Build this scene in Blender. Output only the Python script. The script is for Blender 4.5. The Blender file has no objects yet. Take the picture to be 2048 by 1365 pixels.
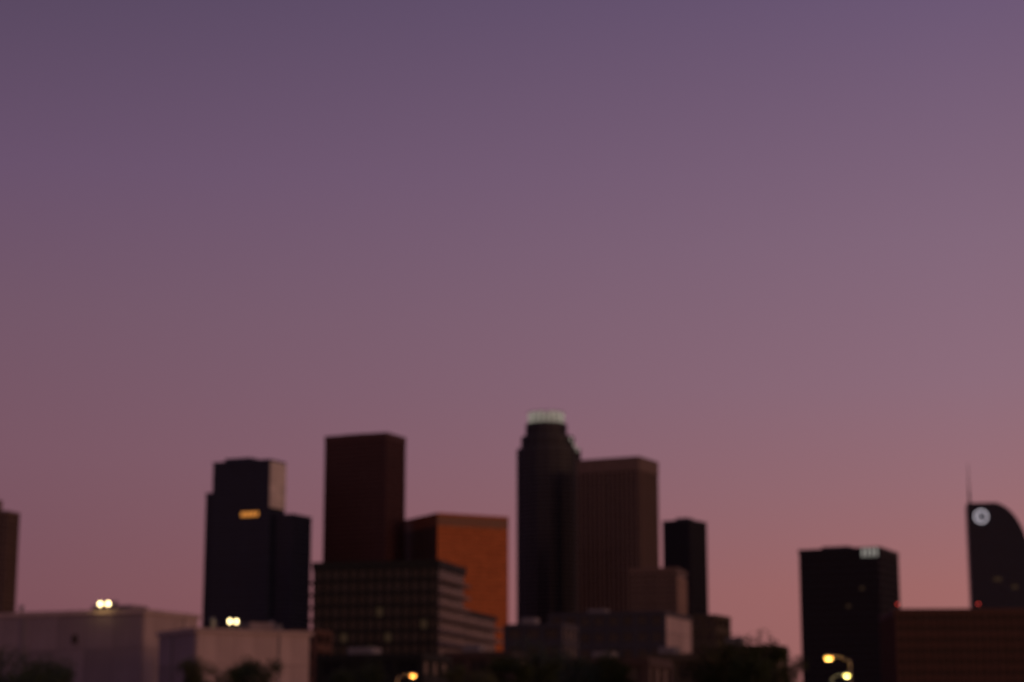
import bpy, bmesh, math, random
from mathutils import Vector, Matrix
random.seed(7)
R = math.radians
scene = bpy.context.scene
col = scene.collection

# ------------------------------------------------------------------ camera, sky, sun, exposure
F_PX = 4000.0                 # focal length in pixels of a 2048 px wide frame (70 mm lens on full frame)
HORIZON = 1486.0              # row of the horizon, below the frame
EYE = 1.7
PITCH = math.atan((HORIZON - 682.5) / F_PX)
cam_d = bpy.data.cameras.new('camera')
cam_d.sensor_width = 36.0
cam_d.lens = 36.0 * F_PX / 2048.0
cam_d.clip_start = 0.1
cam_d.clip_end = 30000
cam_d.dof.use_dof = True      # focus left close by, the far skyline is soft
cam_d.dof.focus_distance = 6.0
cam_d.dof.aperture_fstop = 3.2
cam_d.dof.aperture_blades = 0
cam = bpy.data.objects.new('camera', cam_d)
col.objects.link(cam)
cam.location = (0, 0, EYE)
cam.rotation_euler = (math.pi / 2 + PITCH, 0, 0)
scene.camera = cam

SUN_AZ = R(128)               # clockwise from the view direction: to the right, a little behind the camera
SUN_EL = R(5)
sun_h = (math.sin(SUN_AZ), math.cos(SUN_AZ))

world = bpy.data.worlds.new('World')
scene.world = world
world.use_nodes = True
nt = world.node_tree
nt.nodes.clear()
N, L = nt.nodes.new, nt.links.new
w_out = N('ShaderNodeOutputWorld'); w_bg = N('ShaderNodeBackground')
w_tc = N('ShaderNodeTexCoord'); w_sep = N('ShaderNodeSeparateXYZ')
L(w_tc.outputs['Generated'], w_sep.inputs[0])
def s2l(h):
    h = h.lstrip('#')
    o = []
    for i in (0, 2, 4):
        c = int(h[i:i + 2], 16) / 255
        o.append(c / 12.92 if c <= 0.04045 else ((c + 0.055) / 1.055) ** 2.4)
    return (o[0], o[1], o[2], 1)
def sky_ramp(stops):          # stops: (degrees of elevation, colour)
    r = N('ShaderNodeValToRGB')
    el = r.color_ramp.elements
    while len(el) < len(stops): el.new(0.5)
    for e, (d, c) in zip(el, stops):
        e.position = math.sin(R(d)); e.color = c if len(c) == 4 else (*c, 1)
    L(w_sep.outputs['Z'], r.inputs[0])
    return r
ramp_a = sky_ramp([(0, s2l('75474d')), (4.2, s2l('7b525b')), (8, s2l('7a5765')), (12, s2l('735769')), (16, s2l('69526c')),
                   (21, s2l('584861')), (40, s2l('453d5c')), (80, s2l('37344f'))])
ramp_b = sky_ramp([(0, s2l('a16861')), (4.2, s2l('a16a68')), (7, s2l('976c73')), (10, s2l('8d6c7b')), (14, s2l('83687c')),
                   (21, s2l('6b5775')), (40, s2l('4d4466')), (80, s2l('37344f'))])
ramp_c = sky_ramp([(0, (0.62, 0.26, 0.13)), (5, (0.58, 0.25, 0.15)), (10, (0.44, 0.21, 0.17)), (16, (0.31, 0.17, 0.18)),
                   (22, (0.21, 0.13, 0.18)), (30, (0.15, 0.11, 0.17)), (45, (0.09, 0.075, 0.14)), (80, s2l('37344f'))])
w_len = N('ShaderNodeVectorMath'); w_len.operation = 'MULTIPLY'; w_len.inputs[1].default_value = (1, 1, 0)
L(w_tc.outputs['Generated'], w_len.inputs[0])
w_nrm = N('ShaderNodeVectorMath'); w_nrm.operation = 'NORMALIZE'; L(w_len.outputs[0], w_nrm.inputs[0])
w_dot = N('ShaderNodeVectorMath'); w_dot.operation = 'DOT_PRODUCT'; w_dot.inputs[1].default_value = (sun_h[0], sun_h[1], 0)
L(w_nrm.outputs[0], w_dot.inputs[0])
def maprange(a, b):
    m = N('ShaderNodeMapRange'); m.interpolation_type = 'LINEAR'
    m.inputs['From Min'].default_value = a; m.inputs['From Max'].default_value = b
    L(w_dot.outputs['Value'], m.inputs['Value']); return m
m1 = maprange(-0.80, -0.42)    # left to right of the frame
m2 = maprange(-0.42, 1.0)      # on towards the place where the sun went down
mixA = N('ShaderNodeMix'); mixA.data_type = 'RGBA'
L(m1.outputs[0], mixA.inputs[0]); L(ramp_a.outputs[0], mixA.inputs[6]); L(ramp_b.outputs[0], mixA.inputs[7])
mixB = N('ShaderNodeMix'); mixB.data_type = 'RGBA'
L(m2.outputs[0], mixB.inputs[0]); L(mixA.outputs[2], mixB.inputs[6]); L(ramp_c.outputs[0], mixB.inputs[7])
L(mixB.outputs[2], w_bg.inputs[0]); w_bg.inputs[1].default_value = 1.0
L(w_bg.outputs[0], w_out.inputs[0])

sun_d = bpy.data.lights.new('sun', 'SUN')
sun_d.energy = 0.42
sun_d.angle = R(12)
sun_d.color = (1.0, 0.50, 0.30)
sun = bpy.data.objects.new('sun', sun_d)
col.objects.link(sun)
sun_dir = Vector((sun_h[0] * math.cos(SUN_EL), sun_h[1] * math.cos(SUN_EL), math.sin(SUN_EL)))
sun.rotation_euler = sun_dir.to_track_quat('Z', 'Y').to_euler()

vs = scene.view_settings
vs.view_transform = 'Standard'; vs.look = 'None'; vs.exposure = 0.0; vs.gamma = 1.0; vs.use_curve_mapping = False
scene.cycles.use_denoising = True
scene.cycles.max_bounces = 5
scene.cycles.sample_clamp_indirect = 4

# ------------------------------------------------------------------ helpers
DX, DY = 8, 14               # the pixel positions below were read at the end of the shake
def ray(px, py):
    px -= DX; py -= DY
    c, s = math.cos(PITCH), math.sin(PITCH)
    a, b = px - 1024.0, 682.5 - py
    return Vector((a, F_PX * c - b * s, F_PX * s + b * c))
def at(px, py, Y):
    d = ray(px, py)
    return Vector((0, 0, EYE)) + d * (Y / d.y)

def material(name, color, rough=0.7, spec=0.5, var=0.25, scale=0.15, streak=0.15, metallic=0.0, objvar=0.12, bump=0.0):
    m = bpy.data.materials.new(name); m.use_nodes = True
    t = m.node_tree; n, l = t.nodes.new, t.links.new
    b = t.nodes['Principled BSDF']
    tc = n('ShaderNodeTexCoord')
    n1 = n('ShaderNodeTexNoise'); n1.inputs['Scale'].default_value = scale; n1.inputs['Detail'].default_value = 6
    l(tc.outputs['Object'], n1.inputs['Vector'])
    mp = n('ShaderNodeMapping'); mp.inputs['Scale'].default_value = (1.0, 1.0, 0.06)
    l(tc.outputs['Object'], mp.inputs['Vector'])
    n2 = n('ShaderNodeTexNoise'); n2.inputs['Scale'].default_value = 0.8; n2.inputs['Detail'].default_value = 4
    l(mp.outputs[0], n2.inputs['Vector'])
    oi = n('ShaderNodeObjectInfo')
    def mad(src, mul, add):
        k = n('ShaderNodeMath'); k.operation = 'MULTIPLY_ADD'
        l(src, k.inputs[0]); k.inputs[1].default_value = mul; k.inputs[2].default_value = add
        return k.outputs[0]
    def mulv(a, c):
        k = n('ShaderNodeMath'); k.operation = 'MULTIPLY'; l(a, k.inputs[0]); l(c, k.inputs[1]); return k.outputs[0]
    f = mulv(mulv(mad(n1.outputs['Fac'], 2 * var, 1 - var), mad(n2.outputs['Fac'], 2 * streak, 1 - streak)),
             mad(oi.outputs['Random'], 2 * objvar, 1 - objvar))
    mx = n('ShaderNodeVectorMath'); mx.operation = 'SCALE'; mx.inputs[0].default_value = color[:3]
    l(f, mx.inputs['Scale'])
    l(mx.outputs[0], b.inputs['Base Color'])
    l(mad(n1.outputs['Fac'], 0.2, max(0.0, rough - 0.1)), b.inputs['Roughness'])
    b.inputs['Specular IOR Level'].default_value = spec
    b.inputs['Metallic'].default_value = metallic
    if bump:
        bp = n('ShaderNodeBump'); bp.inputs['Strength'].default_value = bump; bp.inputs['Distance'].default_value = 0.05
        l(n1.outputs['Fac'], bp.inputs['Height']); l(bp.outputs[0], b.inputs['Normal'])
    return m
def lamp_material(name, color, strength, base=0.3):
    m = bpy.data.materials.new(name); m.use_nodes = True
    b = m.node_tree.nodes['Principled BSDF']
    b.inputs['Base Color'].default_value = (base, base, base, 1)
    b.inputs['Emission Color'].default_value = (*color, 1)
    b.inputs['Emission Strength'].default_value = strength
    return m

M = dict(
    ground=material('ground_soil', (0.06, 0.055, 0.05), 0.95, 0.2, 0.4, 0.02),
    navy_glass=material('navy_glass', (0.014, 0.018, 0.034), 0.22, 0.22, 0.5, objvar=0.3),
    black_glass=material('black_glass', (0.008, 0.010, 0.016), 0.22, 0.12, 0.5, objvar=0.3),
    maroon_stone=material('maroon_granite', (0.062, 0.029, 0.028), 0.6, 0.2),
    maroon_glazing=material('maroon_glass', (0.012, 0.006, 0.008), 0.25, 0.15, 0.5),  # dark maroon glass between the granite piers
    navy_metal=material('navy_metal', (0.020, 0.025, 0.046), 0.5, 0.2),
    black_metal=material('black_metal', (0.011, 0.014, 0.022), 0.5, 0.2),
    pale_stone=material('pale_stone', (0.55, 0.50, 0.46), 0.8, 0.2),
    copper_panel=material('copper_panel', (0.27, 0.078, 0.030), 0.55, 0.08, metallic=0.3),
    copper_glass=material('copper_glass', (0.125, 0.042, 0.019), 0.4, 0.08, metallic=0.6, var=0.25, objvar=0.25),
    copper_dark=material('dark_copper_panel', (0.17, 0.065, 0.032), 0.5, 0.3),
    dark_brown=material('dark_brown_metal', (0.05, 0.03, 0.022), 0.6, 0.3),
    slate_stone=material('slate_granite', (0.030, 0.031, 0.040), 0.55, 0.35),
    slate_glass=material('slate_glass', (0.011, 0.012, 0.017), 0.22, 0.2, 0.5),
    brown_stone=material('brown_granite', (0.125, 0.085, 0.068), 0.65, 0.3),
    brown_glass=material('brown_glass', (0.016, 0.012, 0.011), 0.25, 0.2, 0.5),
    olive_concrete=material('olive_concrete', (0.075, 0.062, 0.042), 0.85, 0.2),
    brown_stone_lit=material('brown_stone_lit', (0.24, 0.16, 0.12), 0.8, 0.2),  # paler copy of the brown stone, evening light put into its colour
    green_black=material('green_black_metal', (0.013, 0.015, 0.012), 0.6, 0.2),
    green_glass=material('green_black_glass', (0.008, 0.009, 0.008), 0.25, 0.2),
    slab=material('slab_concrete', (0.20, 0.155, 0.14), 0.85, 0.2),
    stucco_lit=material('mauve_stucco_lit', (0.40, 0.315, 0.30), 0.9, 0.15, 0.3, 0.12, 0.3, bump=0.3),  # lit copy of the stucco, the low sun put into its colour
    stucco_shaded=material('mauve_stucco_shaded', (0.24, 0.195, 0.21), 0.9, 0.15, 0.3, 0.12, 0.3, bump=0.3),  # shaded copy of the same stucco, shade put into its colour
    red_brick=material('red_brown_brick', (0.10, 0.055, 0.042), 0.9, 0.2),
    rust_cladding=material('rust_brown_cladding', (0.075, 0.034, 0.022), 0.7, 0.25),
    roof=material('roof_felt', (0.05, 0.045, 0.045), 0.95, 0.1),
    steel=material('galvanised_steel', (0.16, 0.16, 0.17), 0.5, 0.5, metallic=0.3),
    dark_window=material('dark_window', (0.011, 0.012, 0.013), 0.15, 0.3, objvar=0.5),
    bark=material('bark', (0.05, 0.035, 0.025), 0.95, 0.1, 0.4, 2.0),
    leaf=material('leaf', (0.035, 0.048, 0.018), 0.7, 0.2, 0.45, 0.6),
    leaf_olive=material('leaf_olive', (0.060, 0.064, 0.020), 0.7, 0.2, 0.45, 0.6),
    amber_window=lamp_material('amber_lit_window', (1.0, 0.36, 0.06), 0.75, 0.05),
    dim_window=lamp_material('dim_lit_window', (1.0, 0.58, 0.26), 0.022, 0.01),
    crown_light=lamp_material('crown_light', (0.90, 0.84, 0.68), 0.26, 0.15),
    sign_light=lamp_material('white_sign_light', (0.93, 0.90, 0.80), 0.30, 0.1),
    ring_light=lamp_material('ring_sign_light', (0.92, 0.86, 0.98), 0.8),
    flood=lamp_material('floodlight_lens', (1.0, 0.76, 0.36), 9.0),
    sodium=lamp_material('sodium_lens', (1.0, 0.34, 0.04), 7.0),
    amber=lamp_material('amber_lens', (1.0, 0.45, 0.06), 6.0),
    yellow=lamp_material('yellow_lens', (1.0, 0.82, 0.16), 7.0),
    beacon=lamp_material('red_beacon_lens', (1.0, 0.06, 0.04), 1.6),
)

def bm_box(bm, x0, x1, y0, y1, z0, z1):
    v = [bm.verts.new((x, y, z)) for z in (z0, z1) for (x, y) in ((x0, y0), (x1, y0), (x1, y1), (x0, y1))]
    for f in ((3, 2, 1, 0), (4, 5, 6, 7), (0, 1, 5, 4), (1, 2, 6, 5), (2, 3, 7, 6), (3, 0, 4, 7)):
        bm.faces.new([v[i] for i in f])
def bm_prism(bm, pts, z0, z1):
    lo = [bm.verts.new((x, y, z0)) for x, y in pts]; hi = [bm.verts.new((x, y, z1)) for x, y in pts]
    n = len(pts)
    bm.faces.new(lo[::-1]); bm.faces.new(hi)
    for i in range(n):
        bm.faces.new((lo[i], lo[(i + 1) % n], hi[(i + 1) % n], hi[i]))
def bm_tube(bm, p0, p1, r0, r1, seg=8):
    p0, p1 = Vector(p0), Vector(p1)
    d = (p1 - p0).normalized()
    a = d.orthogonal().normalized(); b = d.cross(a)
    rings = []
    for p, r in ((p0, r0), (p1, r1)):
        rings.append([bm.verts.new(p + (a * math.cos(2 * math.pi * i / seg) + b * math.sin(2 * math.pi * i / seg)) * r) for i in range(seg)])
    for i in range(seg):
        j = (i + 1) % seg
        bm.faces.new((rings[0][i], rings[0][j], rings[1][j], rings[1][i]))
    bm.faces.new(rings[0][::-1]); bm.faces.new(rings[1])
def mesh_from(bm, name, mat):
    me = bpy.data.meshes.new(name); bm.to_mesh(me); bm.free()
    me.materials.append(M[mat] if isinstance(mat, str) else mat)
    return me
def link(name, me, parent=None, loc=(0, 0, 0), rot=(0, 0, 0), label=None):
    o = bpy.data.objects.new(name, me); col.objects.link(o)
    o.parent = parent; o.location = loc; o.rotation_euler = rot
    if label: o['label'] = label
    return o
_cache = {}
def box(name, parent, mat, x0, x1, y0, y1, z0, z1, label=None):
    """a box part; alike boxes share one mesh"""
    key = (round(x1 - x0, 3), round(y1 - y0, 3), round(z1 - z0, 3), mat)
    if key not in _cache:
        bm = bmesh.new(); sx, sy, sz = (x1 - x0) / 2, (y1 - y0) / 2, (z1 - z0) / 2
        bm_box(bm, -sx, sx, -sy, sy, -sz, sz)
        _cache[key] = mesh_from(bm, name, mat)
    return link(name, _cache[key], parent, ((x0 + x1) / 2, (y0 + y1) / 2, (z0 + z1) / 2), label=label)
def thing(name, label, cat, loc=(0, 0, 0), rz=0, group=None):
    o = bpy.data.objects.new(name, None); col.objects.link(o)
    o.empty_display_size = 2
    o.location = loc; o.rotation_euler = (0, 0, rz)
    o['label'] = label; o['category'] = cat
    if group: o['group'] = group
    return o

def footprint(xl, xc, xr, ytop, Y, a, depth=None):
    """corner at column xc and depth Y, left face running to column xl, right face to xr; the body is turned by a"""
    C = at(xc, ytop, Y)
    u1 = Vector((-math.cos(a), math.sin(a))); u2 = Vector((math.sin(a), math.cos(a)))
    def length(px, u):
        d = ray(px, ytop)
        den = u.x * d.y - u.y * d.x
        return (C.y * d.x - C.x * d.y) / den
    W, D = length(xl, u1), depth or length(xr, u2)
    ex, ey = -u1, u2
    ctr = Vector((C.x, C.y)) - ex * (W / 2) + ey * (D / 2)
    return W, D, C.z, Vector((ctr.x, ctr.y, 0)), -a
def local_of(root, p):
    q = Matrix.Rotation(-root.rotation_euler.z, 3, 'Z') @ (Vector(p) - root.location)
    return q

def facade(root, x0, x1, y0, y1, z0, z1, glass, frame, fh=4.0, sh=1.4, bay=4.5, pier=1.0, out=0.35, pierout=0.25,
           bands=True, sides='frl', pane_rows=None):
    """a body of glass behind a grid: one band per floor and one upright per bay, each its own part"""
    box('glass_body', root, glass, x0, x1, y0, y1, z0, z1)
    nf = max(1, int(round((z1 - z0) / fh))); h = (z1 - z0) / nf
    if bands:
        for i in range(nf):
            z = z0 + i * h
            box('floor_band', root, frame, x0 - out, x1 + out, y0 - out, y1 + out, z + 0.01, z + sh)
    o2 = out + pierout
    if 'f' in sides:
        n = max(1, int(round((x1 - x0) / bay)))
        for i in range(n + 1):
            x = x0 + (x1 - x0) * i / n
            box('mullion', root, frame, x - pier / 2, x + pier / 2, y0 - o2, y0 + 0.05, z0 + 0.02, z1 - 0.02)
    n = max(1, int(round((y1 - y0) / bay)))
    for i in range(1, n + 1):
        y = y0 + (y1 - y0) * i / n
        if 'r' in sides: box('mullion', root, frame, x1 - 0.05, x1 + o2, y - pier / 2, y + pier / 2, z0 + 0.02, z1 - 0.02)
        if 'l' in sides: box('mullion', root, frame, x0 - o2, x0 + 0.05, y - pier / 2, y + pier / 2, z0 + 0.02, z1 - 0.02)
def parapet(root, x0, x1, y0, y1, z, mat, h=1.6, t=0.6, out=0.7, roofmat='roof'):
    box('roof_deck', root, roofmat, x0 + 0.05, x1 - 0.05, y0 + 0.05, y1 - 0.05, z - 0.3, z + 0.25)
    box('parapet', root, mat, x0 - out, x1 + out, y0 - out, y0 - out + t, z - 0.6, z + h)
    box('parapet', root, mat, x0 - out, x1 + out, y1 + out - t, y1 + out, z - 0.6, z + h)
    box('parapet', root, mat, x0 - out, x0 - out + t, y0 - out + t, y1 + out - t, z - 0.6, z + h - 0.01)
    box('parapet', root, mat, x1 + out - t, x1 + out, y0 - out + t, y1 + out - t, z - 0.6, z + h - 0.01)
def rooftop_unit(root, mat, x, y, z, w, d, h):
    u = box('plant_housing', root, mat, x - w / 2, x + w / 2, y - d / 2, y + d / 2, z, z + h)
    for k in range(4):
        zz = -h / 2 + h * (0.2 + 0.18 * k)
        box('louvre', u, 'steel', -w * 0.35, w * 0.35, -d / 2 - 0.12, -d / 2 + 0.02, zz, zz + h * 0.09)
def tower(name, label, cat, xl, xc, xr, ytop, Y, a, glass, frame, group=None, depth=None):
    W, D, H, ctr, rz = footprint(xl, xc, xr, ytop, Y, R(a), depth)
    root = thing(name, label, cat, ctr, rz, group)
    print('SIZE %-28s W %.0f D %.0f H %.0f' % (label[:28], W, D, H))
    return root, W, D, H

# ------------------------------------------------------------------ the setting
bm = bmesh.new()
S = 9000; nseg = 24
gv = [[bm.verts.new((-S + 2 * S * i / nseg, -400 + (S + 400) * j / nseg, 0)) for i in range(nseg + 1)] for j in range(nseg + 1)]
for j in range(nseg):
    for i in range(nseg):
        bm.faces.new((gv[j][i], gv[j][i + 1], gv[j + 1][i + 1], gv[j + 1][i]))
g = link('ground', mesh_from(bm, 'ground', 'ground')); g['kind'] = 'structure'

# ------------------------------------------------------------------ far towers
# A: tower cut by the left edge of the frame
t, W, D, H = tower('office_tower', 'dark brown tower cut off by the left edge of the photo', 'tower', -110, 22, 46, 1040, 1500, 18, 'brown_glass', 'brown_stone')
facade(t, -W/2, W/2, -D/2, D/2, 0, H, 'brown_glass', 'brown_stone', 4.0, 1.5, 4.2, 1.2)
parapet(t, -W/2, W/2, -D/2, D/2, H, 'brown_stone')
box('penthouse', t, 'brown_stone', -W*0.35, W*0.28, -D*0.3, D*0.3, H + 0.25, H + 11)

# C: stepped navy tower with a pale side
t, W, D, H = tower('office_tower', 'stepped navy glass tower with pale upper side and row of orange windows', 'tower', 436, 548, 578, 936, 1700, 24, 'navy_glass', 'navy_metal')
facade(t, -W/2, W/2, -D/2, D/2, 0, H, 'navy_glass', 'navy_metal', 4.0, 1.1, 3.4, 0.6)
parapet(t, -W/2, W/2, -D/2, D/2, H, 'navy_metal')
box('penthouse', t, 'navy_metal', -W*0.36, W*0.1, -D*0.3, D*0.25, H + 0.25, H + 5)
k = 1700 / 4000.0
zl = at(428, 996, 1700).z; zr = at(595, 1046, 1700).z; zp = at(560, 1029, 1700).z
wl = 18 * k / math.cos(R(24)); 
facade(t, -W/2 - wl, -W/2 - 1.0, -D/2 + 3, D/2 - 3, 0, zl, 'navy_glass', 'navy_metal', 4.0, 1.1, 3.4, 0.6, sides='fl')
parapet(t, -W/2 - wl, -W/2 - 1.0, -D/2 + 3, D/2 - 3, zl, 'navy_metal', out=0.65)
wr = 20.0
facade(t, W/2 + 1.0, W/2 + wr, -D/2 + 6, D/2 + 12, 0, zr, 'navy_glass', 'navy_metal', 4.0, 1.1, 3.4, 0.6, sides='fr')
parapet(t, W/2 + 1.0, W/2 + wr, -D/2 + 6, D/2 + 12, zr, 'navy_metal', out=0.65)
npan = 6
for i in range(npan):
    for j in range(3):
        y0 = -D/2 - 0.6 + (D + 1.2) * j / 3; z0 = zp + (H - zp) * i / npan
        box('stone_panel', t, 'pale_stone', W/2 + 0.65, W/2 + 1.1, y0 + 0.1, y0 + (D + 1.2) / 3 - 0.1, z0 + 0.1, z0 + (H - zp) / npan - 0.1)
for i in range(6):
    p = local_of(t, at(479 + 7.6 * i, 1041, 1700))
    box('lit_window', t, 'amber_window', p.x - 1.0, p.x + 1.0, -D/2 - 0.8, -D/2 - 0.3, p.z - 2.0, p.z + 2.0, label='window lit orange' if i == 0 else None)

# D: maroon tower
t, W, D, H = tower('office_tower', 'tall dark maroon square tower with flat top and lit brown right side', 'tower', 660, 781, 818, 879, 1750, 24, 'maroon_glazing', 'maroon_stone')
facade(t, -W/2, W/2, -D/2, D/2, 0, H - 6, 'maroon_glazing', 'maroon_stone', 4.0, 1.7, 3.6, 1.5)
box('top_band', t, 'maroon_stone', -W/2 - 0.8, W/2 + 0.8, -D/2 - 0.8, D/2 + 0.8, H - 6, H - 0.8)
parapet(t, -W/2, W/2, -D/2, D/2, H - 1, 'maroon_stone', h=1.0, out=0.9)
rooftop_unit(t, 'maroon_stone', -W*0.1, 0, H - 0.7, W*0.4, D*0.4, 3.0)

# F: copper building
t, W, D, H = tower('office_tower', 'copper orange tower with a square window grid, glowing in the dusk', 'tower', 812, 884, 1023, 1040, 1733, 62, 'copper_glass', 'copper_panel')
facade(t, -W/2, W/2, -D/2, D/2, 0, H - 11, 'copper_glass', 'copper_panel', 3.95, 1.5, 3.9, 1.1)
nfl = int(round((H - 11) / 3.95)); fhh = (H - 11) / nfl; ncl = int(round(D / 3.9))
rest = bmesh.new(); made = 0
for f in range(nfl - 1, -1, -1):      # panes of the wide side, the upper ones singly
    for i in range(ncl):
        yc0 = -D/2 + D * i / ncl + 0.56; yc1 = -D/2 + D * (i + 1) / ncl - 0.56; zc0 = f * fhh + 1.53; zc1 = (f + 1) * fhh - 0.03
        if made < 300:
            box('window', t, 'copper_glass', W/2 + 0.02, W/2 + 0.12, yc0, yc1, zc0, zc1); made += 1
        else: bm_box(rest, W/2 + 0.02, W/2 + 0.12, yc0, yc1, zc0, zc1)
rs = link('window', mesh_from(rest, 'window', 'copper_glass'), t); rs['kind'] = 'stuff'
print('PANES', nfl, ncl)
nsp = int(round(W / 3.9))
for i in range(nsp):                  # added dark panels paint the shade on the narrow side
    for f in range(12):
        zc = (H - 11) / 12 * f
        box('shade_panel', t, 'dark_brown', -W/2 + W * i / nsp + 0.1, -W/2 + W * (i + 1) / nsp - 0.1, -D/2 - 0.75, -D/2 - 0.62, zc + 0.1, zc + (H - 11) / 12 - 0.1)
box('top_band', t, 'copper_dark', -W/2 - 0.7, W/2 + 0.7, -D/2 - 0.7, D/2 + 0.7, H - 11, H - 1.2)
parapet(t, -W/2, W/2, -D/2, D/2, H - 1.4, 'copper_panel', h=1.4, out=0.8)
rooftop_unit(t, 'dark_brown', 0, -D*0.05, H - 1.1, W*0.35, D*0.35, 4)

# G: round stepped tower with a lit crown
cx, Y = 1107, 1960
c = at(cx, 1300, Y)
t = thing('office_tower', 'tallest dark round stepped tower topped by a lit pale crown', 'tower', (c.x, c.y, 0))
k = Y / 4000.0
def polygon(r, n=16, ph=0.0):
    return [(r * math.cos(2 * math.pi * (i + ph) / n), r * math.sin(2 * math.pi * (i + ph) / n)) for i in range(n)]
def tier(root, r, z0, z1, ox=0.0, fh=4.1):
    bm = bmesh.new(); bm_prism(bm, [(x + ox, y) for x, y in polygon(r)], z0, z1)
    link('glass_body', mesh_from(bm, 'glass_body', 'slate_glass'), root)
    bm = bmesh.new(); bm_prism(bm, polygon(r + 0.4), 0, 1.5); me = mesh_from(bm, 'floor_band', 'slate_stone')
    n = int((z1 - z0) / fh)
    for i in range(n):
        link('floor_band', me, root, (ox, 0, z0 + 0.02 + i * (z1 - z0) / n))
    bm = bmesh.new(); bm_box(bm, -0.7, 0.7, -0.7, 0.7, z0 + 0.03, z1 - 0.03); me = mesh_from(bm, 'mullion', 'slate_stone')
    for m in range(32):
        q = polygon(r, 32)[m]
        s = (r * math.cos(math.pi / 16) if m % 2 else r) + 0.15
        an = 2 * math.pi * m / 32
        link('mullion', me, root, (ox + s * math.cos(an), s * math.sin(an), 0), (0, 0, an))
    bm = bmesh.new(); bm_prism(bm, polygon(r + 0.9), z1 - 1.0, z1 + 1.2)
    o = link('cornice', mesh_from(bm, 'cornice', 'slate_stone'), root, (ox, 0, 0))
z1 = at(cx, 917, Y).z; z2 = at(cx, 892, Y).z; z3 = at(cx, 866, Y).z; z4 = at(cx, 838, Y).z
tier(t, 63 * k, 0, z1)
tier(t, 52 * k, z1 + 1.2, z2, -2 * k)
tier(t, 40 * k, z2 + 1.2, z3, -5 * k)
rc = 36 * k; ox = -5 * k
bm = bmesh.new(); bm_prism(bm, [(x + ox, y) for x, y in polygon(rc - 3)], z3 + 1.2, z4 - 3)
link('crown_core', mesh_from(bm, 'crown_core', 'slate_stone'), t)
random.seed(3)
for m in range(20):
    an = 2 * math.pi * m / 20
    hh = (z4 - z3 - 2) * random.uniform(0.75, 1.0)
    bm = bmesh.new(); bm_box(bm, -0.3, 0.3, -1.9, 1.9, 0, hh)
    link('crown_panel', mesh_from(bm, 'crown_panel', 'crown_light'), t, (ox + rc * math.cos(an), rc * math.sin(an), z3 + 1.25), (0, 0, an),
         label='lit pale crown panel' if m == 0 else None)
for zz in (z3 + 5, z4 - 2):
    bm = bmesh.new()
    outp, inp = polygon(rc + 0.8, 20), polygon(rc + 0.2, 20)
    for i in range(20):
        j = (i + 1) % 20
        bm_prism(bm, [outp[i], outp[j], inp[j], inp[i]], 0, 0.7)
    link('crown_ring', mesh_from(bm, 'crown_ring', 'slate_stone'), t, (ox, 0, zz))
for q, (px, py) in enumerate(((1150, 893), (1157, 905), (1163, 914))):
    p = at(px, py, Y - 38 * k) - Vector((c.x, c.y, 0))
    box('setback_lamp', t, 'crown_light', p.x - 1.0, p.x + 1.0, p.y - 1, p.y + 1, p.z - 1.6, p.z + 1.6)

# H: brown tower with vertical ribs
t, W, D, H = tower('office_tower', 'brown granite tower with close vertical ribs and plain top band', 'tower', 1166, 1284, 1321, 927, 1850, 27, 'brown_glass', 'brown_stone')
facade(t, -W/2, W/2, -D/2, D/2, 0, H - 13, 'brown_glass', 'brown_stone', 4.0, 0.8, 4.6, 1.9, out=0.2, pierout=0.9)
box('top_band', t, 'brown_stone', -W/2 - 1.3, W/2 + 1.3, -D/2 - 1.3, D/2 + 1.3, H - 13, H - 1.0)
parapet(t, -W/2, W/2, -D/2, D/2, H - 1.2, 'brown_stone', h=1.2, out=1.4)
rooftop_unit(t, 'dark_brown', 0, 0, H - 0.9, W*0.5, D*0.4, 2.5)

# I: slim dark tower
t, W, D, H = tower('office_tower', 'slim black glass tower right of the brown ribbed tower', 'tower', 1334, 1388, 1420, 1056, 2200, 33, 'black_glass', 'black_metal')
facade(t, -W/2, W/2, -D/2, D/2, 0, H, 'black_glass', 'black_metal', 4.0, 1.1, 3.6, 0.7)
parapet(t, -W/2, W/2, -D/2, D/2, H, 'black_metal')
rooftop_unit(t, 'black_metal', 0, 0, H + 0.3, W*0.4, D*0.4, 5)

# J: brown block before it
t, W, D, H = tower('apartment_block', 'brown mid-rise block with lit tan right edge before the slim black tower', 'building', 1268, 1360, 1379, 1150, 1300, 15, 'brown_glass', 'brown_stone')
facade(t, -W/2, W/2, -D/2, D/2, 0, H - 3, 'brown_glass', 'brown_stone', 3.4, 1.5, 3.6, 1.2, sides='fl')
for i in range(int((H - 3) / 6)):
    box('stone_panel', t, 'brown_stone_lit', W/2 + 0.4, W/2 + 0.8, -D/2 - 0.4, D/2 + 0.4, i * 6 + 0.1, i * 6 + 5.9)  # paler panels paint the light on this right edge
box('top_band', t, 'brown_stone', -W/2 - 0.9, W/2 + 0.9, -D/2 - 0.9, D/2 + 0.9, H - 3, H - 0.5)
parapet(t, -W/2, W/2, -D/2, D/2, H - 0.6, 'brown_stone', h=0.9, out=1.0)

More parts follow.
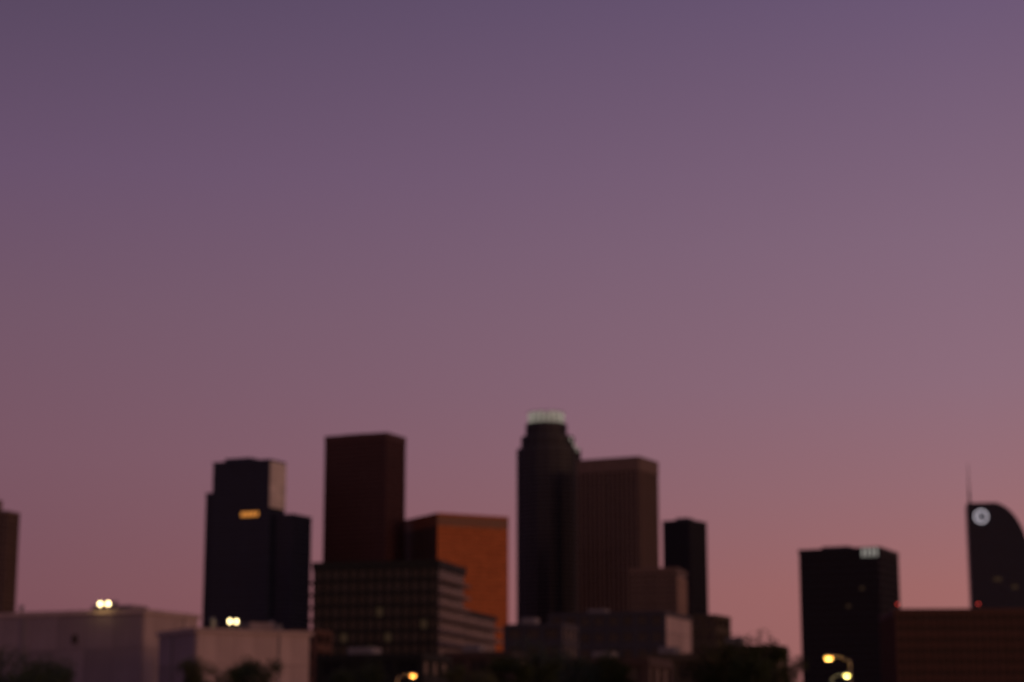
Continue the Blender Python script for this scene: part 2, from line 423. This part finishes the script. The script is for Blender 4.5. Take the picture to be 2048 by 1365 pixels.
# O: curved-shoulder tower with a ring sign and spire
Y = 2350; k = Y / 4000.0
W, D, H, ctr, rz = footprint(1942, 2064, 2090, 1018, Y, R(10), 44.0)
t = thing('office_tower', 'navy glass tower with curved shoulder, spire and white ring sign', 'tower', ctr, rz)
print('SIZE O', W, D, H)
def right_x(z):               # the right-hand outline bows in towards the top
    u = (z - (H - 75)) / 75
    return W/2 if u <= 0 else W/2 - W * 0.62 * (1 - math.sqrt(max(0.0, 1 - (u * 0.985) ** 2)))
prof = [(-W/2, 0.0), (W/2, 0.0)] + [(right_x(H - 75 + 75 * i / 14), H - 75 + 75 * i / 14) for i in range(15)] + [(-W/2, H)]
bm = bmesh.new()
fr = [bm.verts.new((x, -D/2, z)) for x, z in prof]; bk = [bm.verts.new((x, D/2, z)) for x, z in prof]
bm.faces.new(fr); bm.faces.new(bk[::-1])
for i in range(len(prof)):
    j = (i + 1) % len(prof); bm.faces.new((fr[j], fr[i], bk[i], bk[j]))
link('glass_body', mesh_from(bm, 'glass_body', 'navy_glass'), t)
nf = int(H / 4.1)
for i in range(nf):
    z = i * H / nf
    box('floor_band', t, 'navy_metal', -W/2 - 0.35, right_x(z + 1.2) + 0.35, -D/2 - 0.35, D/2 + 0.35, z + 0.01, z + 1.2)
for i in range(22):
    x = -W/2 + W * i / 21
    zt = H - 0.5
    while zt > 10 and right_x(zt) < x: zt -= 1.0
    box('mullion', t, 'navy_metal', x - 0.3, x + 0.3, -D/2 - 0.6, -D/2 + 0.05, 0.02, zt)
p = local_of(t, at(1947, 932, Y))
bm = bmesh.new(); bm_tube(bm, (0, 0, H - 2), (0, 0, H + 18), 1.5, 1.1); bm_tube(bm, (0, 0, H + 17.5), (0, 0, p.z), 0.8, 0.25)
link('spire', mesh_from(bm, 'spire', 'navy_metal'), t, (-W/2 + 4, 0, 0))
p = local_of(t, at(1971, 1046, Y))
bm = bmesh.new()
n = 40; r1, r2 = 13.5 * k, 11.0 * k
for i in range(n):
    a0, a1 = 2 * math.pi * i / n, 2 * math.pi * (i + 1) / n
    q = [(r1 * math.cos(a0), r1 * math.sin(a0)), (r1 * math.cos(a1), r1 * math.sin(a1)), (r2 * math.cos(a1), r2 * math.sin(a1)), (r2 * math.cos(a0), r2 * math.sin(a0))]
    bm_prism(bm, q, 0, 0.9)
for i in range(12):           # the short curl inside the ring
    a0, a1 = R(100 + 14 * i), R(100 + 14 * (i + 1))
    s1, s2 = 5.2 * k, 3.4 * k
    q = [(s1 * math.cos(a0), s1 * math.sin(a0)), (s1 * math.cos(a1), s1 * math.sin(a1)), (s2 * math.cos(a1), s2 * math.sin(a1)), (s2 * math.cos(a0), s2 * math.sin(a0))]
    bm_prism(bm, q, 0, 0.9)
link('ring_sign', mesh_from(bm, 'ring_sign', 'ring_light'), t, (p.x, -D/2 - 0.75, p.z), (math.pi / 2, 0, 0), label='white lit ring sign with a curl inside')
for px, py, ww, hh in ((2004, 1172, 4.5, 2.2), (2038, 1188, 3.5, 2.0)):
    p = local_of(t, at(px, py, Y))
    box('lit_window', t, 'dim_window', p.x - ww, p.x + ww, -D/2 - 0.8, -D/2 - 0.3, p.z - hh, p.z + hh)

# M: black tower on the right
t, W, D, H = tower('office_tower', 'broad black glass tower with small white sign at its upper right corner', 'tower', 1607, 1766, 1802, 1112, 1100, 25, 'black_glass', 'black_metal')
facade(t, -W/2, W/2, -D/2, D/2, 0, H, 'black_glass', 'black_metal', 3.9, 1.2, 3.3, 0.5)
parapet(t, -W/2, W/2, -D/2, D/2, H, 'black_metal', h=1.2)
rooftop_unit(t, 'black_metal', -W*0.12, 0, H + 0.3, W*0.35, D*0.4, 3.2)
p = local_of(t, at(1755, 1118, 1100)); sg = None
sg = box('sign_panel', t, 'black_metal', W/2 - 10.0, W/2 - 0.2, -D/2 - 1.05, -D/2 - 0.72, H - 4.6, H + 1.0, label='rooftop corner sign of pale lit bars')
for i in range(4):
    xx = -4.3 + 2.5 * i
    box('sign_bar', sg, 'sign_light', xx, xx + 1.25, -0.45, -0.17, -2.4, 2.4)
for px, py in ((1728, 1190), (1697, 1225)):
    p = local_of(t, at(px, py, 1100))
    box('lit_window', t, 'dim_window', p.x - 1.1, p.x + 1.1, -D/2 - 0.8, -D/2 - 0.25, p.z - 0.8, p.z + 0.8)

# N: long rust-brown block
t, W, D, H = tower('office_block', 'long low rust brown block with ribbed front right of the black tower', 'building', 1800, 2140, 2190, 1232, 700, 3, 'brown_glass', 'rust_cladding', depth=40.0)
facade(t, -W/2, W/2, -D/2, D/2, 0, H - 2, 'brown_glass', 'rust_cladding', 3.7, 1.9, 2.6, 0.8)
box('top_band', t, 'rust_cladding', -W/2 - 0.7, W/2 + 0.7, -D/2 - 0.7, D/2 + 0.7, H - 2, H - 0.3)
parapet(t, -W/2, W/2, -D/2, D/2, H - 0.5, 'rust_cladding', h=0.7, out=0.8)
for px in (1806, 1967):
    p = local_of(t, at(px, 1227, 700))
    bm = bmesh.new(); bm_tube(bm, (0, 0, -0.2), (0, 0, 1.6), 0.08, 0.08)
    b = link('beacon_post', mesh_from(bm, 'beacon_post', 'steel'), t, (p.x, -D/2 + 0.4, H))
    bm = bmesh.new(); bmesh.ops.create_uvsphere(bm, u_segments=12, v_segments=8, radius=0.32)
    link('beacon', mesh_from(bm, 'beacon', 'beacon'), b, (0, 0, 1.8), label='red obstruction light')

# ------------------------------------------------------------------ middle distance
# E: black apartment block with balcony slabs, its rear half lower
t, W, D, H = tower('apartment_block', 'black apartment block with pale slab edges before the copper tower', 'building', 638, 884, 1000, 1137, 560, 14, 'green_glass', 'green_black')
nf = 14; h = (H - 2) / nf
ym = -D/2 + D * 0.42; nr = nf - 3; zr = nr * h
box('glass_body', t, 'green_glass', -W/2, W/2, -D/2, ym, 0, H - 2)
box('rear_wing', t, 'green_glass', -W/2 + 0.3, W/2 - 0.3, ym, D/2, 0, zr)
for i in range(nf):
    z = i * h; ye = D/2 if i < nr else ym
    box('floor_band', t, 'green_black', -W/2 - 0.3, W/2 + 0.3, -D/2 - 0.3, ye + 0.3, z + 0.01, z + 1.1)
    if i < nf - 1:
        yb = D/2 if i < nr - 1 else ym
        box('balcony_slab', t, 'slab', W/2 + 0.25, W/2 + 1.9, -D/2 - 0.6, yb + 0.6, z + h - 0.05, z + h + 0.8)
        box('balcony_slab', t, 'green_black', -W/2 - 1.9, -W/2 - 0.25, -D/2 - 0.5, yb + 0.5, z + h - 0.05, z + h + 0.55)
nb = 14
lit = {(8, 3), (10, 7), (8, 8), (9, 12), (7, 6)}
for i in range(nb + 1):
    x = -W/2 + W * i / nb
    box('pier', t, 'green_black', x - 0.3, x + 0.3, -D/2 - 0.5, -D/2 + 0.05, 0.02, H - 2.05)
for f in range(nf):
    for i in range(nb):
        x = -W/2 + W * (i + 0.5) / nb; z = f * h + 1.15
        box('lit_window' if (f, i) in lit else 'window', t, 'dim_window' if (f, i) in lit else 'dark_window',
            x - W / nb / 2 + 0.35, x + W / nb / 2 - 0.35, -D/2 - 0.12, -D/2 - 0.02, z, z + h - 1.2)
box('top_band', t, 'green_black', -W/2 - 0.6, W/2 + 0.6, -D/2 - 0.6, ym + 0.6, H - 2, H - 0.2)
parapet(t, -W/2, W/2, -D/2, ym, H - 0.3, 'green_black', h=0.7, out=0.7)
parapet(t, -W/2 + 1, W/2 - 0.3, ym + 1.5, D/2, zr + 0.3, 'green_black', h=0.7, out=0.7)
rooftop_unit(t, 'green_black', W*0.1, -D*0.25, H, W*0.25, D*0.15, 1.2)

def low_building(name, label, xl, xc, xr, ytop, Y, a, wall, floors, trim=None, cat='building', win='dark_window', bay=4.0, right_windows=True, unit=True):
    """a small block: piers and bands stand before a recessed wall, each window a part between them"""
    W, D, H, ctr, rz = footprint(xl, xc, xr, ytop, Y, R(a))
    print('SIZE %-28s W %.0f D %.0f H %.0f' % (label[:28], W, D, H))
    t = thing(name, label, cat, ctr, rz)
    trim = trim or wall
    box('wall', t, wall, -W/2, W/2, -D/2, D/2, 0, H - 0.5)
    h = (H - 1.0) / floors
    def strip(face, length):
        n = max(1, int(round(length / bay)))
        for f in range(floors):
            z = f * h
            if face == 'f': box('spandrel', t, wall, -W/2 - 0.25, W/2 + 0.25, -D/2 - 0.25, -D/2 + 0.02, z + 0.01, z + h * 0.42)
            else: box('spandrel', t, wall, W/2 - 0.02, W/2 + 0.25, -D/2 + 0.03, D/2, z + 0.012, z + h * 0.42)
            for i in range(n):
                c = -length / 2 + length * (i + 0.5) / n; q = length / n * 0.3
                if face == 'f':
                    w = box('window', t, win, c - q, c + q, -D/2 - 0.08, -D/2 + 0.01, z + h * 0.44, z + h * 0.95)
                    box('frame', w, trim, -0.06, 0.06, -0.1, -0.04, -h * 0.25, h * 0.25)
                    box('sill', w, trim, -q - 0.1, q + 0.1, -0.3, -0.03, -h * 0.27, -h * 0.25)
                else:
                    w = box('window', t, win, W/2 - 0.01, W/2 + 0.08, c - q, c + q, z + h * 0.44, z + h * 0.95)
        for i in range(n + 1):
            c = -length / 2 + length * i / n
            if face == 'f': box('pier', t, wall, c - 0.55, c + 0.55, -D/2 - 0.32, -D/2 + 0.01, 0.03, H - 0.9)
            elif i: box('pier', t, wall, W/2 - 0.01, W/2 + 0.32, c - 0.55, c + 0.55, 0.03, H - 0.9)
    strip('f', W)
    if right_windows: strip('r', D)
    box('cornice', t, trim, -W/2 - 0.5, W/2 + 0.5, -D/2 - 0.5, D/2 + 0.5, H - 0.9, H - 0.35)
    parapet(t, -W/2, W/2, -D/2, D/2, H - 0.5, wall, h=0.6, t=0.35, out=0.35)
    if unit: rooftop_unit(t, 'steel', -W * 0.2, 0, H - 0.2, min(5, W * 0.25), min(4, D * 0.3), min(1.8, H * 0.1))
    return t, W, D, H

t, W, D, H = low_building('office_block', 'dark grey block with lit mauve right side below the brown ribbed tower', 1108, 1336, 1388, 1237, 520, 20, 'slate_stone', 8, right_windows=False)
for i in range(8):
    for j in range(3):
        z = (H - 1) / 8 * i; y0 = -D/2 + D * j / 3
        box('wall_panel', t, 'stucco_lit', W/2 + 0.01, W/2 + 0.3, y0 + 0.04, y0 + D / 3 - 0.04, z + 0.04, z + (H - 1) / 8 - 0.04)  # pale mauve panels paint the light on the right side
low_building('office_block', 'olive brown block behind the trees, right of the grey block', 1270, 1438, 1466, 1244, 600, 24, 'olive_concrete', 9)
low_building('house', 'brown building beside the tall tree, left of the broad black tower', 1430, 1556, 1578, 1305, 300, 24, 'olive_concrete', 4)
low_building('brick_building', 'red brown brick building between the pale warehouse and black apartment block', 490, 640, 668, 1274, 480, 20, 'red_brick', 7)
low_building('shop_building', 'low dark building at the foot of the black apartment block', 648, 850, 905, 1322, 300, 20, 'green_black', 4)
low_building('shop_building', 'low dark brown building below the copper tower', 900, 1030, 1062, 1318, 330, 20, 'dark_brown', 4)
low_building('shop_building', 'low dark building under the round crowned tower, behind trees', 1020, 1130, 1160, 1262, 420, 20, 'slate_stone', 7)
low_building('shop_building', 'low dark brown building in front of the grey block with mauve side', 1150, 1300, 1345, 1330, 250, 20, 'dark_brown', 3)
low_building('shop_building', 'low olive brown building at the foot of the olive block', 1290, 1420, 1455, 1322, 290, 25, 'olive_concrete', 3)

# ------------------------------------------------------------------ near left: pale warehouse blocks with floodlights
def floodlight(parent, p, tilt):
    """p is the lens position in the parent's own frame"""
    bm = bmesh.new(); bm_tube(bm, (0, 0, -1.3), (0, 0, 0), 0.06, 0.06); bm_box(bm, -0.4, 0.4, -0.08, 0.08, -0.06, 0.06)
    f = link('floodlight_bracket', mesh_from(bm, 'floodlight_bracket', 'steel'), parent, p)
    bm = bmesh.new(); bm_box(bm, -0.3, 0.3, -0.2, 0.2, -0.22, 0.22)
    link('floodlight_housing', mesh_from(bm, 'floodlight_housing', 'black_metal'), f, (0, 0.05, 0.12))
    bm = bmesh.new()
    bmesh.ops.create_uvsphere(bm, u_segments=14, v_segments=8, radius=0.27)
    bmesh.ops.scale(bm, vec=(1, 0.45, 0.9), verts=bm.verts)
    link('floodlight_lens', mesh_from(bm, 'floodlight_lens', 'flood'), f, (0, -0.2, 0.12))
    ld = bpy.data.lights.new('floodlight_glow', 'POINT'); ld.energy = 32; ld.color = (1.0, 0.72, 0.25); ld.shadow_soft_size = 0.25
    lo = bpy.data.objects.new('floodlight_glow', ld); col.objects.link(lo); lo.parent = f; lo.location = (0, -0.8, -0.1)
def warehouse(label, xl, xc, xr, ytop, Y, a, lamps, mat_f, mat_r):
    W, D, H, ctr, rz = footprint(xl, xc, xr, ytop, Y, R(a))
    print('SIZE %-28s W %.0f D %.0f H %.0f' % (label[:28], W, D, H))
    t = thing('warehouse', label, 'building', ctr, rz)
    box('wall', t, mat_f, -W/2, W/2, -D/2, D/2, 0, H - 0.6)
    def panels(n, rows, face, L, mat):
        for i in range(n):
            for j in range(rows):
                c0 = -L / 2 + L * i / n + 0.025; c1 = -L / 2 + L * (i + 1) / n - 0.025
                z0 = (H - 0.6) * j / rows + 0.03; z1 = (H - 0.6) * (j + 1) / rows - 0.03
                if face == 'f': box('wall_panel', t, mat, c0, c1, -D/2 - 0.2, -D/2 - 0.01, z0, z1)
                else: box('wall_panel', t, mat, W/2 + 0.01, W/2 + 0.2, c0, c1, z0, z1)
    panels(max(2, int(W / 4)), 4, 'f', W, mat_f); panels(max(2, int(D / 4)), 4, 'r', D, mat_r)  # shade painted on the front, light on the right
    box('coping', t, mat_r, -W/2 - 0.4, W/2 + 0.4, -D/2 - 0.4, D/2 + 0.4, H - 0.6, H - 0.15)
    box('roof_deck', t, 'roof', -W/2, W/2, -D/2, D/2, H - 0.14, H - 0.05)
    bm = bmesh.new(); bm_tube(bm, (0, 0, 0.2), (0, 0, H - 0.7), 0.09, 0.09)
    dp = mesh_from(bm, 'downpipe', 'steel')
    link('downpipe', dp, t, (W/2 + 0.32, D * 0.22, 0)); link('downpipe', dp, t, (-W * 0.1, -D/2 - 0.32, 0))
    bm = bmesh.new(); bm_tube(bm, (0, 0, 0), (0, 0, 1.0), 0.22, 0.22, 10); bm_tube(bm, (0, 0, 1.0), (0, 0, 1.25), 0.42, 0.3, 10)
    vp = mesh_from(bm, 'roof_vent', 'steel')
    for fx, fy in ((0.3, -0.3), (-0.25, -0.1), (0.1, 0.3)): link('roof_vent', vp, t, (W * fx, D * fy, H - 0.06))
    for px, py, face in lamps:
        p = local_of(t, at(px, py, Y))
        if face == 'f': floodlight(t, (p.x, -D/2 - 0.1, H + 0.55), 0)
        else:
            # follow the receding right-hand face
            d = ray(px, ytop); q0 = local_of(t, Vector((0, 0, 0))); q1 = local_of(t, Vector((d.x, d.y, 0)))
            s = (W/2 - q0.x) / (q1.x - q0.x); y = q0.y + s * (q1.y - q0.y)
            floodlight(t, (W/2 + 0.1, y, H + 0.6), 0)
    return t, W, D, H
t, W, D, H = warehouse('grey mauve warehouse with two bright floodlights on its roof edge, far left', -90, 295, 402, 1231, 250, 22, [(189, 1222, 'f'), (209, 1222, 'f')], 'stucco_shaded', 'stucco_lit')
box('vent', t, 'dark_window', W/2 - 10.2, W/2 - 9.3, -D/2 - 0.28, -D/2 - 0.21, H - 4.2, H - 3.1)
rooftop_unit(t, 'stucco_shaded', W/2 - 9.5, 3, H - 0.05, 6, 4, 1.1)
t, W, D, H = warehouse('pale mauve block with two floodlights at the foot of the navy tower', 330, 402, 626, 1268, 225, 58, [(470, 1247, 'r'), (483, 1247, 'r')], 'stucco_shaded', 'stucco_lit')
rooftop_unit(t, 'stucco_shaded', 0, D * 0.2, H - 0.05, 3, 3, 1.0)

# ------------------------------------------------------------------ trees
def tree_meshes(seed, h, rad, nleaf, leafmat):
    rnd = random.Random(seed)
    bm = bmesh.new()
    fork = h * 0.32
    bm_tube(bm, (0, 0, 0), (0.1, 0.05, fork), h * 0.028, h * 0.02)
    tips = []
    for i in range(9):
        an = 2 * math.pi * i / 9 + rnd.uniform(-0.3, 0.3); rr = rad * rnd.uniform(0.35, 0.8); zz = h * rnd.uniform(0.5, 0.9)
        mid = Vector((rr * 0.45 * math.cos(an), rr * 0.45 * math.sin(an), fork + (zz - fork) * 0.5))
        tip = Vector((rr * math.cos(an), rr * math.sin(an), zz))
        bm_tube(bm, (0.1, 0.05, fork - 0.15), mid, h * 0.014, h * 0.009, 6); bm_tube(bm, mid, tip, h * 0.009, h * 0.003, 5)
        tips += [tip, mid.lerp(tip, 0.6)]
        for _ in range(2):
            t2 = tip + Vector((rnd.uniform(-1, 1), rnd.uniform(-1, 1), rnd.uniform(-0.3, 0.9))) * rad * 0.35
            bm_tube(bm, mid.lerp(tip, 0.6), t2, h * 0.005, h * 0.002, 5); tips.append(t2)
    tips.append(Vector((0, 0, h * 0.9)))
    trunk = mesh_from(bm, 'trunk', 'bark')
    verts, faces = [], []
    clumps = [(p, rad * rnd.uniform(0.2, 0.42)) for p in tips]
    for i in range(nleaf):
        p, cr = rnd.choice(clumps)
        d = Vector((rnd.gauss(0, 1), rnd.gauss(0, 1), rnd.gauss(0, 0.8))); d = d.normalized() * cr * (rnd.random() ** 0.45)
        c = p + d
        s = rnd.uniform(0.09, 0.2)
        a = Vector((rnd.gauss(0, 1), rnd.gauss(0, 1), rnd.gauss(0, 0.6))).normalized(); b = a.orthogonal().normalized()
        n = len(verts)
        verts += [c - a * s, c + b * s * 0.5, c + a * s, c - b * s * 0.5]
        faces.append((n, n + 1, n + 2, n + 3))
    me = bpy.data.meshes.new('crown'); me.from_pydata([tuple(v) for v in verts], [], faces); me.materials.append(M[leafmat])
    return trunk, me
kinds = [tree_meshes(11, 10, 3.6, 9000, 'leaf'), tree_meshes(12, 10, 4.2, 9000, 'leaf'), tree_meshes(13, 10, 3.0, 8000, 'leaf_olive')]
def tree(label, px, ytop, Y, kind, rz, width=1.0):
    p = at(px, ytop, Y); s = p.z / 10.2
    t = thing('broadleaf_tree', label, 'tree', (p.x, p.y, 0), rz, 'trees along the bottom of the skyline')
    t.scale = (s * width, s * width, s)
    link('trunk', kinds[kind][0], t); link('crown', kinds[kind][1], t)
tree('dark tree in the bottom left corner of the photo', 28, 1312, 110, 1, 0.4, 1.25)
tree('lower dark tree under the leftmost floodlights at the bottom edge', 120, 1346, 120, 0, 1.7, 1.2)
tree('dark tree in front of the pale mauve block, lower left', 515, 1330, 150, 0, 2.0)
tree('olive tree beside the pale mauve block under its floodlights', 425, 1330, 170, 2, 1.1)
tree('dark tree left of the low building under the crowned tower', 1045, 1325, 190, 0, 3.0)
tree('broad dark tree below the round crowned tower', 1120, 1308, 200, 1, 0.9, 1.15)
tree('dark tree below the brown ribbed tower', 1215, 1322, 200, 0, 5.0, 1.1)
tree('tall dark tree right of the olive brown block', 1478, 1290, 190, 1, 4.0)
tree('small dark tree before the brown building left of the broad black tower', 1532, 1322, 170, 0, 2.6)
tree('dark tree below the copper tower at the bottom edge', 960, 1345, 170, 2, 0.2)
tree('small dark tree at the bottom edge under the black apartment block', 730, 1345, 180, 1, 2.2)

# ------------------------------------------------------------------ street lamps
def street_lamp(label, px, py, Y, lens, energy, color, rz):
    p = at(px, py, Y); h = p.z
    c, s = math.cos(rz), math.sin(rz)
    t = thing('street_lamp', label, 'street lamp', (p.x - 1.5 * c, p.y - 1.5 * s, 0), rz, 'street lamps at the bottom of the photo')
    bm = bmesh.new(); bm_tube(bm, (0, 0, 0), (0, 0, 0.5), 0.16, 0.16); bm_tube(bm, (0, 0, 0.45), (0, 0, h - 0.1), 0.1, 0.06)
    link('pole', mesh_from(bm, 'pole', 'steel'), t)
    bm = bmesh.new(); bm_tube(bm, (0, 0, h - 0.3), (0.7, 0, h + 0.1), 0.05, 0.045, 6); bm_tube(bm, (0.68, 0, h + 0.09), (1.4, 0, h + 0.16), 0.045, 0.04, 6)
    link('arm', mesh_from(bm, 'arm', 'steel'), t)
    bm = bmesh.new(); bmesh.ops.create_uvsphere(bm, u_segments=14, v_segments=8, radius=0.42); bmesh.ops.scale(bm, vec=(1, 0.5, 0.3), verts=bm.verts)
    hd = link('lamp_head', mesh_from(bm, 'lamp_head', 'steel'), t, (1.6, 0, h + 0.16))
    bm = bmesh.new(); bmesh.ops.create_uvsphere(bm, u_segments=14, v_segments=8, radius=0.28); bmesh.ops.scale(bm, vec=(1, 0.6, 0.6), verts=bm.verts)
    link('lens', mesh_from(bm, 'lens', lens), hd, (0, 0, -0.14))
    ld = bpy.data.lights.new('lamp_glow', 'POINT'); ld.energy = energy; ld.color = color; ld.shadow_soft_size = 0.2
    lo = bpy.data.objects.new('lamp_glow', ld); col.objects.link(lo); lo.parent = t; lo.location = (1.6, 0, h - 0.35)
street_lamp('orange street lamp at the bottom edge below the black apartment block', 832, 1366, 205, 'sodium', 300, (1, 0.4, 0.1), 0.2)
street_lamp('amber street lamp before the broad black tower', 1668, 1331, 150, 'amber', 300, (1, 0.5, 0.12), 2.8)
street_lamp('yellow street lamp at the bottom edge before the broad black tower', 1700, 1366, 190, 'yellow', 300, (1, 0.8, 0.3), 0.3)
